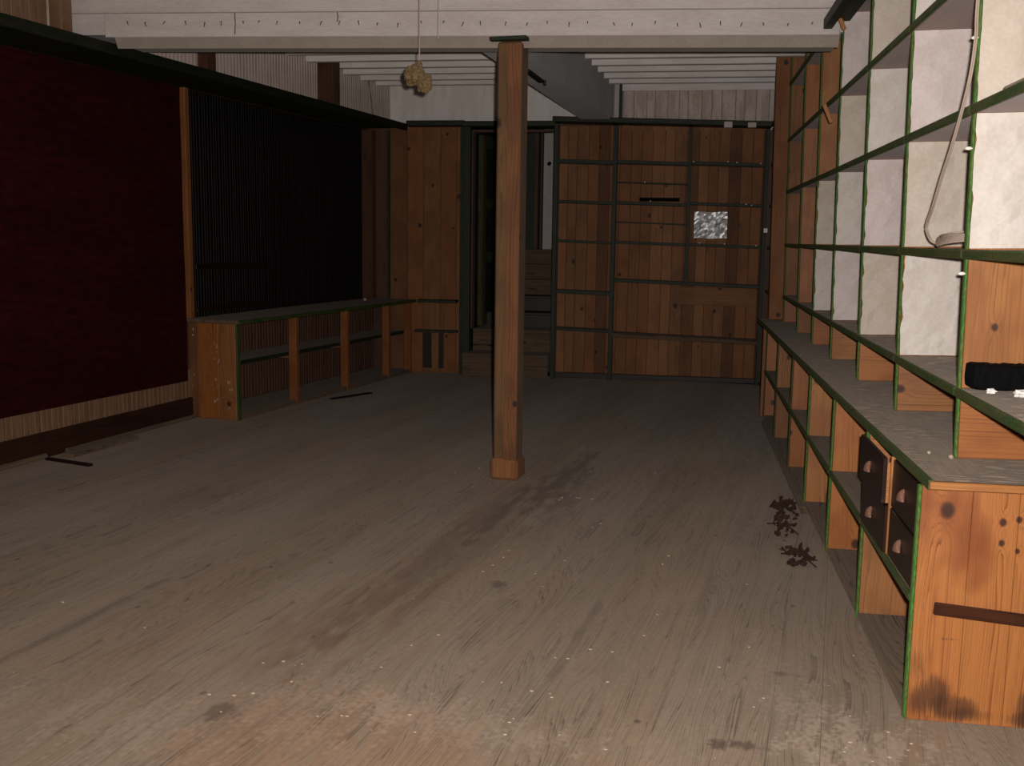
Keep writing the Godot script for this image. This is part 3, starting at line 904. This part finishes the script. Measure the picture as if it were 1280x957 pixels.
func build_right_uppers():
	var t := thing("pigeonhole_shelving", "tall pigeonhole shelving with green edges along the right wall", "shelving", Vector3(1.024, 0.87, 0))
	t.rotation.z = 0.0175
	var depth := 0.41
	var top := 2.66
	for k in DZ.size():
		var z: float = DZ[k]
		# low board with the grain across, then the tall one
		part(t, "low_divider", bx(0.012, depth, 0.0, SY[0] - 0.87 - 0.016, z - 0.012, z + 0.012, 0.002, 0), M.pine[k % 4])
		var u := part(t, "divider", bx(0.012, depth, SY[0] - 0.87 + 0.016, top, z - 0.012, z + 0.012, 0.002, 1), M.pine[(k * 3 + 1) % 4])
		part(u, "edge_strip", bx(0.0, 0.0115, 0.0, top, z - 0.0125, z + 0.0125, 0.004, 1), M.green)
	for r in SY.size():
		for k in DZ.size() - 1:
			var y: float = SY[r] - 0.87
			var s := part(t, "shelf", bx(0.008, depth, y - 0.014, y + 0.014, DZ[k + 1] + 0.0126, DZ[k] - 0.0126, 0.002, 2), M.work if r < 2 else M.under)
			var e := new_mb()
			e.box(Vector3(-0.012, y - 0.018, DZ[k + 1] + 0.005), Vector3(0.0075, y + 0.017, DZ[k] - 0.005), 0.006, 2)
			part(s, "edge_strip", e, M.dgreen)
	part(t, "back_boards", bx(depth + 0.002, depth + 0.02, 0.0, top, DZ[7], DZ[0], 0.0, 1), M.pine_old[1])
	part(t, "top_cornice", bx(-0.16, -0.105, 2.085, 2.15, -6.84, -2.86, 0.005, 2), M.bgreen, "dark green projecting cornice")
	part(t, "top_cornice", bx(-0.104, 0.0, 2.13, 2.15, -6.84, -2.86, 0.003, 2), M.bgreen)
	# the broad upright that closes the row at the far end
	part(t, "end_upright", bx(-0.135, 0.0, 0.02, 2.60, -10.45, -10.42, 0.004), M.pine_old[2], "broad reddish upright at the far end")
	part(t, "end_upright", bx(0.0, depth, 2.26, 2.60, -10.45, -10.413, 0.004), M.brown)
	# papers tacked on the dividers: divider, row (0 = between the first and second shelf)
	var papers := [[1, 1], [1, 2], [1, 3], [2, 0], [2, 1], [2, 2], [2, 3], [3, 0], [3, 1], [3, 2], [3, 3], [4, 0], [4, 1], [4, 2], [4, 3], [5, 0], [5, 1]]
	var no := noise(55, 1.0, 3)
	for i in papers.size():
		var k: int = papers[i][0]
		var r: int = papers[i][1]
		var y0: float = SY[r] - 0.87 + 0.020
		var y1: float = SY[r + 1] - 0.87 - 0.016
		var z: float = DZ[k] + 0.0145
		var pm := MB.new()
		var sd := i * 13.7
		var rag := 0.003 if r > 1 else 0.008
		pm.sheet(12, 16, func(u, v):
			var x0: float = 0.008 + rag * maxf(0.0, no.get_noise_2d(sd, v * 3.5) * 2.2 + 0.1) + 0.002 * no.get_noise_2d(sd + 5.0, v * 22.0)
			var zz := z + 0.007 * (1.0 + no.get_noise_3d(u * 2.0 + v * 0.8, v * 1.6, sd) * 1.5) + (0.014 * maxf(0.0, no.get_noise_3d(u * 7.0 - v * 2.5, v * 3.0, sd + 3.0)) if r < 2 else 0.0)
			return Vector3(lerpf(x0, 0.405, u), lerpf(y0, y1, v), zz), Vector3(0, 0, 0.0006))
		part(t, "lining_paper", pm, M.paper[i % 3], "off white lining paper tacked to the divider")

# ------------------------------------------------------------------ right wall: base cabinet and worktop
const BZ := [-3.613, -4.604, -5.587, -6.605, -7.632, -8.771, -9.90]

func build_right_base():
	var t := thing("base_cabinet", "long open base cabinet with green edges and drawers under worktop", "cabinet")
	var x0 := 0.835
	var x1 := 1.45
	# near end of upright boards
	var cuts := [0.0, 0.165, 0.315, 0.46, 0.607]
	for k in 4:
		var m := MB.new()
		m.us = Vector2(1.0 / 0.62, 1.0 / 0.87)
		m.uo = Vector2(-(x0 + 0.008) / 0.62 , 0.0)
		m.box(Vector3(x0 + 0.008 + cuts[k], 0.0, -3.625), Vector3(x0 + 0.007 + cuts[k + 1], 0.838, -3.60), 0.0015, 1)
		for q in m.uv.size():
			m.uv[q].y = m.v[q].y / 0.87
			m.uv[q].x = (m.v[q].x - x0 - 0.008) / 0.62
		part(t, "end_board", m, M.end)
	part(t, "end_edge", bx(x0 - 0.004, x0 + 0.008, 0.0, 0.838, -3.626, -3.599, 0.004), M.green)
	for k in range(1, BZ.size()):
		var z: float = BZ[k]
		var u := part(t, "divider", bx(x0 + 0.008, x1, 0.02, 0.838, z - 0.013, z + 0.013, 0.002), M.pine[(k + 1) % 4])
		part(u, "edge_strip", bx(x0 - 0.004, x0 + 0.007, 0.0, 0.838, z - 0.0135, z + 0.0135, 0.004), M.green if k < 4 else M.dgreen)
	for k in BZ.size() - 1:
		var za: float = BZ[k + 1] + 0.0136
		var zb: float = BZ[k] - 0.0136
		var s := part(t, "shelf", bx(x0 + 0.006, x1, 0.424, 0.448, za, zb, 0.002, 2), M.dusty2)
		part(s, "edge_strip", bx(x0 - 0.010, x0 + 0.0055, 0.421, 0.451, za - 0.008, zb + 0.008, 0.005, 2), M.dgreen)
		part(t, "bottom_board", bx(x0 + 0.002, x1, 0.004, 0.024, za, zb, 0.003, 2), M.dusty2)
	part(t, "back_board", bx(x1 + 0.001, x1 + 0.015, 0.0, 0.83, BZ[6], BZ[0], 0.0, 2), M.pine_old[1])
	part(t, "plinth_strip", bx(x0 - 0.045, x0 - 0.012, 0.0, 0.045, -9.5, -6.35, 0.008, 2), M.dusty2, "loose dusty plinth strip along the far bays")
	part(t, "end_face", bx(x0 - 0.03, x0 + 0.10, 0.0, 0.838, -9.96, -9.92, 0.004), M.pine_old[2])
	# drawers in the first bay, two by two; the far pair stand out a little
	part(t, "drawer_divider", bx(x0 - 0.002, x1, 0.452, 0.838, -4.085, -4.068, 0.002), M.pine[0])
	for d in [[-4.58, -4.09, 0.645, 0.83, 0.030], [-4.58, -4.09, 0.455, 0.640, 0.014], [-4.064, -3.632, 0.645, 0.83, -0.004], [-4.064, -3.632, 0.455, 0.640, -0.002]]:
		var xo: float = x0 - d[4]
		var dr := part(t, "drawer", bx(xo, xo + 0.018, d[2], d[3], d[0], d[1], 0.003, 2), M.drawer, "dark stained drawer")
		part(dr, "drawer_side", bx(xo + 0.019, xo + 0.42, d[2] + 0.004, d[3] - 0.02, d[1] - 0.014, d[1] - 0.002, 0.001, 0), M.pine[0])
		part(dr, "drawer_side", bx(xo + 0.019, xo + 0.42, d[2] + 0.004, d[3] - 0.02, d[0] + 0.002, d[0] + 0.014, 0.001, 0), M.pine[0])
		part(dr, "drawer_bottom", bx(xo + 0.019, xo + 0.42, d[2] + 0.004, d[2] + 0.012, d[0] + 0.015, d[1] - 0.015, 0.001, 0), M.pine_old[0])
		# shell shaped pull: domed plate, hollow below
		var pm := MB.new()
		var cy: float = (d[2] + d[3]) * 0.5
		var cz: float = (d[0] + d[1]) * 0.5
		pm.sheet(10, 6, func(u, v):
			var a: float = PI * (0.08 + 0.84 * u)
			var b: float = v * PI * 0.5
			return Vector3(xo - 0.024 * sin(b) * sin(a) - 0.002, cy - 0.015 + 0.042 * sin(a) * cos(b), cz + 0.032 * cos(a) * (0.45 + 0.55 * sin(b))), Vector3(-0.0015, 0, 0))
		part(dr, "pull", pm, M.pull, "dull shell shaped pull")
	# splintered strip nailed to the near end
	var bm := new_mb()
	bm.box(Vector3(-0.25, -0.022, 0.0), Vector3(0.25, 0.022, 0.016), 0.004, 0)
	var bt := part(t, "nailed_batten", bm, mat(T.brown, Color(0.8, 0.75, 0.75), 0.9, 0.2), "dark splintered batten nailed across the near end")
	bt.position = Vector3(1.155, 0.392, -3.600)
	bt.rotation.z = -0.075

	# worktop, a separate long board
	var w := thing("worktop", "long dusty wooden worktop over the right base cabinet", "worktop")
	var zs := [-3.54, -5.6, -7.9, -10.75]
	var xf := [0.862, 0.842, 0.832, 0.825]
	for k in 3:
		var m := new_mb()
		m.us = Vector2(1.0 / 0.8, 1.0 / 1.6)
		m.prism(PackedVector2Array([Vector2(xf[k], zs[k]), Vector2(1.455, zs[k]), Vector2(1.455, zs[k + 1] + 0.001), Vector2(xf[k + 1], zs[k + 1] + 0.001)]), 0.841, 0.8695, 2)
		part(w, "board", m, M.work)
		var e := new_mb()
		e.prism(PackedVector2Array([Vector2(xf[k] - 0.016, zs[k]), Vector2(xf[k] - 0.0005, zs[k]), Vector2(xf[k + 1] - 0.0005, zs[k + 1] + 0.001), Vector2(xf[k + 1] - 0.016, zs[k + 1] + 0.001)]), 0.838, 0.871, 2)
		part(w, "edge_strip", e, M.dgreen)
	part(w, "end_strip", bx(0.848, 1.455, 0.842, 0.868, -3.539, -3.522, 0.003, 0), M.pine[0], "bare wood strip on the near end")

# ------------------------------------------------------------------ small things
func build_small():
	# pendant remains on a cord before the beam
	var pn := thing("pendant_lamp", "crumpled tan paper pendant hanging on a cord before the white beam", "lamp", Vector3(-1.625, 0, -6.4))
	var cm := MB.new()
	cm.tube([Vector3(0.0, 3.62, 0), Vector3(0.004, 3.3, 0), Vector3(-0.002, 3.0, 0), Vector3(0.0, 2.70, 0)], 0.004, 6)
	part(pn, "cord", cm, M.cable)
	var b1 := MB.new()
	b1.blob(Vector3(-0.03, 2.635, 0.0), Vector3(0.075, 0.07, 0.06), 4, 0.45, 14)
	part(pn, "crumpled_shade", b1, M.lamp)
	var b2 := MB.new()
	b2.blob(Vector3(0.035, 2.585, 0.01), Vector3(0.062, 0.07, 0.05), 8, 0.5, 14)
	part(pn, "crumpled_shade", b2, M.lamp)
	var b3 := MB.new()
	b3.blob(Vector3(0.0, 2.69, 0.0), Vector3(0.022, 0.04, 0.022), 6, 0.4, 8)
	part(pn, "lamp_holder", b3, M.lamp)
	var c2 := MB.new()
	c2.tube([Vector3(-1.53, 3.62, -6.5), Vector3(-1.528, 3.2, -6.5), Vector3(-1.531, 2.87, -6.5)], 0.003, 6)
	solo("hanging_cord", c2, M.paint, "thin pale cord hanging bare beside the crumpled pendant", "cord")

	# cable that hangs from above and is coiled on the second shelf
	var cb := thing("white_cable", "pale electric cable hanging across the right shelving, coiled on shelf", "cable")
	var pts := [Vector3(0.985, 3.1, -3.9), Vector3(0.985, 2.508, -3.93), Vector3(0.985, 2.356, -3.92), Vector3(0.978, 2.21, -3.94), Vector3(0.975, 2.03, -4.08), Vector3(0.975, 1.905, -4.22), Vector3(0.978, 1.80, -4.34), Vector3(0.985, 1.72, -4.46), Vector3(0.995, 1.665, -4.42), Vector3(1.02, 1.648, -4.40)]
	var curve := Curve3D.new()
	for p in pts:
		curve.add_point(p)
	for q in [0.0, 0.006]:
		var sm := []
		for p in smooth_path(pts):
			sm.append(p + Vector3(q, 0, q * 0.4))
		var m := MB.new()
		m.tube(sm, 0.0032, 7)
		part(cb, "strand", m, M.cable)
	for k in 4:
		var ring := []
		for j in 33:
			var a := TAU * j / 32.0
			ring.append(Vector3(1.115 - (0.115 - 0.004 * k) * cos(a), 1.642 + 0.006 * k + (0.036 + 0.004 * k) * pow(maxf(0.0, sin(a * 0.5)), 0.8), -4.30 + (0.17 + 0.010 * k) * sin(a)))
		var m := MB.new()
		m.tube(ring, 0.0045, 7)
		part(cb, "coil", m, M.cable)
	# cable clips on the nearest divider edge
	for q in [[2.362, "topmost small white cable clip on the near green divider"], [1.985, "middle small white cable clip on the near green divider"], [1.545, "lowest small white cable clip on the near green divider"]]:
		var m := MB.new()
		m.blob(Vector3.ZERO, Vector3(0.014, 0.007, 0.008), 2, 0.3, 6)
		var o := solo("cable_clip", m, M.white, q[1], "clip", Vector3(1.022 - 0.0175 * (q[0] - 0.87) - 0.006, q[0], -3.935), 0.0, "cable clips")
	# orange wedges
	for q in [[Vector3(0.912, 3.0, -6.76), "orange wooden wedge under the dark cornice by the beam end"], [Vector3(0.925, 2.495, -7.2), "orange wooden wedge hanging under the fourth shelf edge"]]:
		var m := new_mb()
		m.box(Vector3(-0.013, -0.075, -0.008), Vector3(0.013, 0.055, 0.008), 0.003, 1)
		var o := solo("wooden_wedge", m, M.pine[0], q[1], "wedge", q[0])
		o.rotation = Vector3(0.0, 0.0, 0.42)
	# loose board on the third shelf
	solo("board_offcut", bx(1.035, 1.30, 2.142, 2.166, -3.72, -3.44, 0.004, 0), M.dusty, "short grey board offcut lying on the upper near shelf", "board")

	# folded black cloth and crumpled wrapper on the first shelf
	var bl := thing("black_bag", "flat black fabric bag lying on the near shelf", "bag", Vector3(1.022, 1.137, -3.86))
	var m := MB.new()
	var no := noise(9, 1.0, 3)
	var steps := 26
	m.sheet(steps, 22, func(u, v):
		var a: float = v * TAU
		var ex := Vector2(signf(cos(a)) * pow(absf(cos(a)), 0.28), signf(sin(a)) * pow(absf(sin(a)), 0.28))
		var cap: float = pow(clampf(minf(u, 1.0 - u) * 22.0, 0.02, 1.0), 0.45)
		var k: float = 1.0 + 0.09 * no.get_noise_3d(u * 9.0, ex.x, ex.y) + 0.06 * no.get_noise_2d(u * 22.0, v * 6.0)
		return Vector3(u * 0.36, 0.050 + ex.y * 0.044 * cap * k, ex.x * 0.062 * cap * k), Vector3(0, 0.0005, 0))
	part(bl, "cloth", m, M.black)
	for q in [[Vector3(1.085, 1.146, -3.765), Vector3(0.022, 0.011, 0.018), "small crumpled white wrapper beside the black bag"], [Vector3(1.165, 1.150, -3.70), Vector3(0.036, 0.016, 0.03), "larger crumpled white wrapper at the shelf edge by the bag"]]:
		var wm := MB.new()
		wm.blob(Vector3.ZERO, q[1], 12, 0.6, 10)
		solo("crumpled_wrapper", wm, M.white, q[2], "wrapper", q[0], 0.3, "wrappers by the bag")
	for q in [[Vector3(0.945, 0.878, -3.98), 0.008, "small white chip on the worktop near its edge"], [Vector3(1.006, 0.879, -3.91), 0.010, "small pinkish chip on the worktop at a divider foot"]]:
		var wm := MB.new()
		wm.blob(Vector3.ZERO, Vector3.ONE * float(q[1]), 15, 0.4, 6)
		solo("plaster_bit", wm, M.chip, q[2], "chip", q[0])

	# dried leaves by the foot of the cabinet
	for q in [[0.70, -6.35, 9, "largest clump of dried leaves by the right cabinet foot"], [0.655, -5.95, 6, "dark curl of dried leaves between the two larger clumps"], [0.68, -5.36, 8, "nearest scatter of dried leaves on the floor by cabinet"]]:
		var cl := thing("dried_leaves", q[3], "leaves", Vector3(q[0], 0, q[1]), 0.0, "dried leaves by the cabinet")
		for k in int(q[2]) * 4:
			var lm := MB.new()
			var ph := rng.randf() * TAU
			var l := rng.randf_range(0.010, 0.026)
			lm.sheet(6, 5, func(u, v):
				var w: float = 0.5 * sin(PI * clampf(u, 0.03, 0.97)) * (1.0 + 0.3 * sin(u * 21.0 + ph))
				return Vector3((u - 0.5) * l * 1.7, 0.012 + 0.5 * l * sin(u * 3.5 + ph) + l * pow(absf(v - 0.5) * 2.0, 2.0), (v - 0.5) * 2.0 * w * l), Vector3(0, 0.0006, 0))
			var o := part(cl, "leaf", lm, M.leaf)
			o.position = Vector3(rng.randf_range(-0.07, 0.05), rng.randf_range(0.0, 0.05), rng.randf_range(-0.14, 0.14))
			o.rotation = Vector3(rng.randf_range(-1.0, 1.0), rng.randf() * TAU, rng.randf_range(-1.0, 1.0))
		var sm := MB.new()
		sm.tube([Vector3(-0.09, 0.012, -0.1), Vector3(0.0, 0.05, 0.02), Vector3(0.06, 0.02, 0.13)], 0.004, 5)
		part(cl, "twig", sm, M.leaf)

	# plaster chips over the floor
	var chips := [-1.54, -3.62, -1.47, -3.65, -1.41, -3.62, -1.39, -3.64, -1.37, -3.48, -1.54, -3.43, -1.53, -3.33, -1.47, -3.36, -1.52, -3.20, -1.62, -3.32, -1.18, -3.23, -1.10, -3.25, -1.08, -3.25, -2.68, -4.08, -2.17, -3.87, -1.50, -3.02, -1.15, -4.43, -0.91, -4.88, -0.88, -4.99, -0.91, -4.80, -0.59, -4.72, -0.65, -4.94, -0.65, -4.90, -0.53, -5.14, -0.82, -5.37, -0.84, -5.25, -0.85, -5.13, -0.58, -6.45, -0.50, -6.44, -0.69, -6.43, -0.03, -5.18, 0.00, -5.33, -0.09, -4.19, -0.04, -4.45, -0.30, -4.00, -0.21, -3.99, -0.48, -3.57, -0.41, -3.56, -0.40, -3.53, -0.43, -3.89, -0.38, -3.89, -0.52, -3.22, -0.51, -3.34, -0.52, -3.31, -0.18, -3.18, -0.82, -3.18, -0.87, -3.30, -1.02, -3.90, -0.94, -4.03, -1.08, -3.67, -0.67, -3.61, -0.60, -3.62, -0.21, -3.70, -0.34, -3.25, -0.44, -5.79, -0.40, -5.88, 0.29, -4.82, 0.38, -4.95, 0.32, -3.59, 0.36, -3.79, 0.36, -3.67, 0.50, -3.27, 0.17, -3.19, 0.65, -3.58, 0.68, -3.44, 0.76, -3.48, 0.81, -3.48, 0.62, -3.38, 0.60, -3.34, 0.66, -3.34, 0.73, -3.30, 0.82, -3.41, 0.80, -3.36, 0.67, -3.26, 0.75, -4.14, 0.34, -4.15, 0.21, -3.92, 0.59, -3.31, -0.98, -6.92, -1.31, -6.60, -1.21, -6.70, -1.51, -6.99, -1.37, -7.16, -0.12, -7.29, -0.18, -6.90, -0.60, -6.46, -0.64, -6.50, -0.69, -6.44, 0.03, -7.73, -0.70, -6.38, -0.49, -6.45]
	var ch := MB.new()
	for k in chips.size() / 2:
		var s := rng.randf_range(0.003, 0.010)
		ch.blob(Vector3(chips[k * 2], 0.002, chips[k * 2 + 1]), Vector3(s, s * 0.35, s * rng.randf_range(0.5, 0.9)), k, 0.4, 4)
	for k in 140:
		var x := rng.randf_range(-3.6, 0.75)
		var z := rng.randf_range(-8.0, -2.9)
		var s := rng.randf_range(0.0015, 0.0035)
		ch.blob(Vector3(x, 0.001, z), Vector3(s, s * 0.5, s), k, 0.4, 3)
	solo("plaster_chips", ch, M.chip, "pale plaster chips scattered over the plank floor", "chips", Vector3.ZERO, 0.0, "", "stuff")

func smooth_path(pts: Array) -> Array:
	var out := []
	for i in pts.size() - 1:
		var p0: Vector3 = pts[maxi(i - 1, 0)]
		var p1: Vector3 = pts[i]
		var p2: Vector3 = pts[i + 1]
		var p3: Vector3 = pts[mini(i + 2, pts.size() - 1)]
		for k in 5:
			out.append(p1.cubic_interpolate(p2, p0, p3, k / 5.0))
	out.append(pts[-1])
	return out
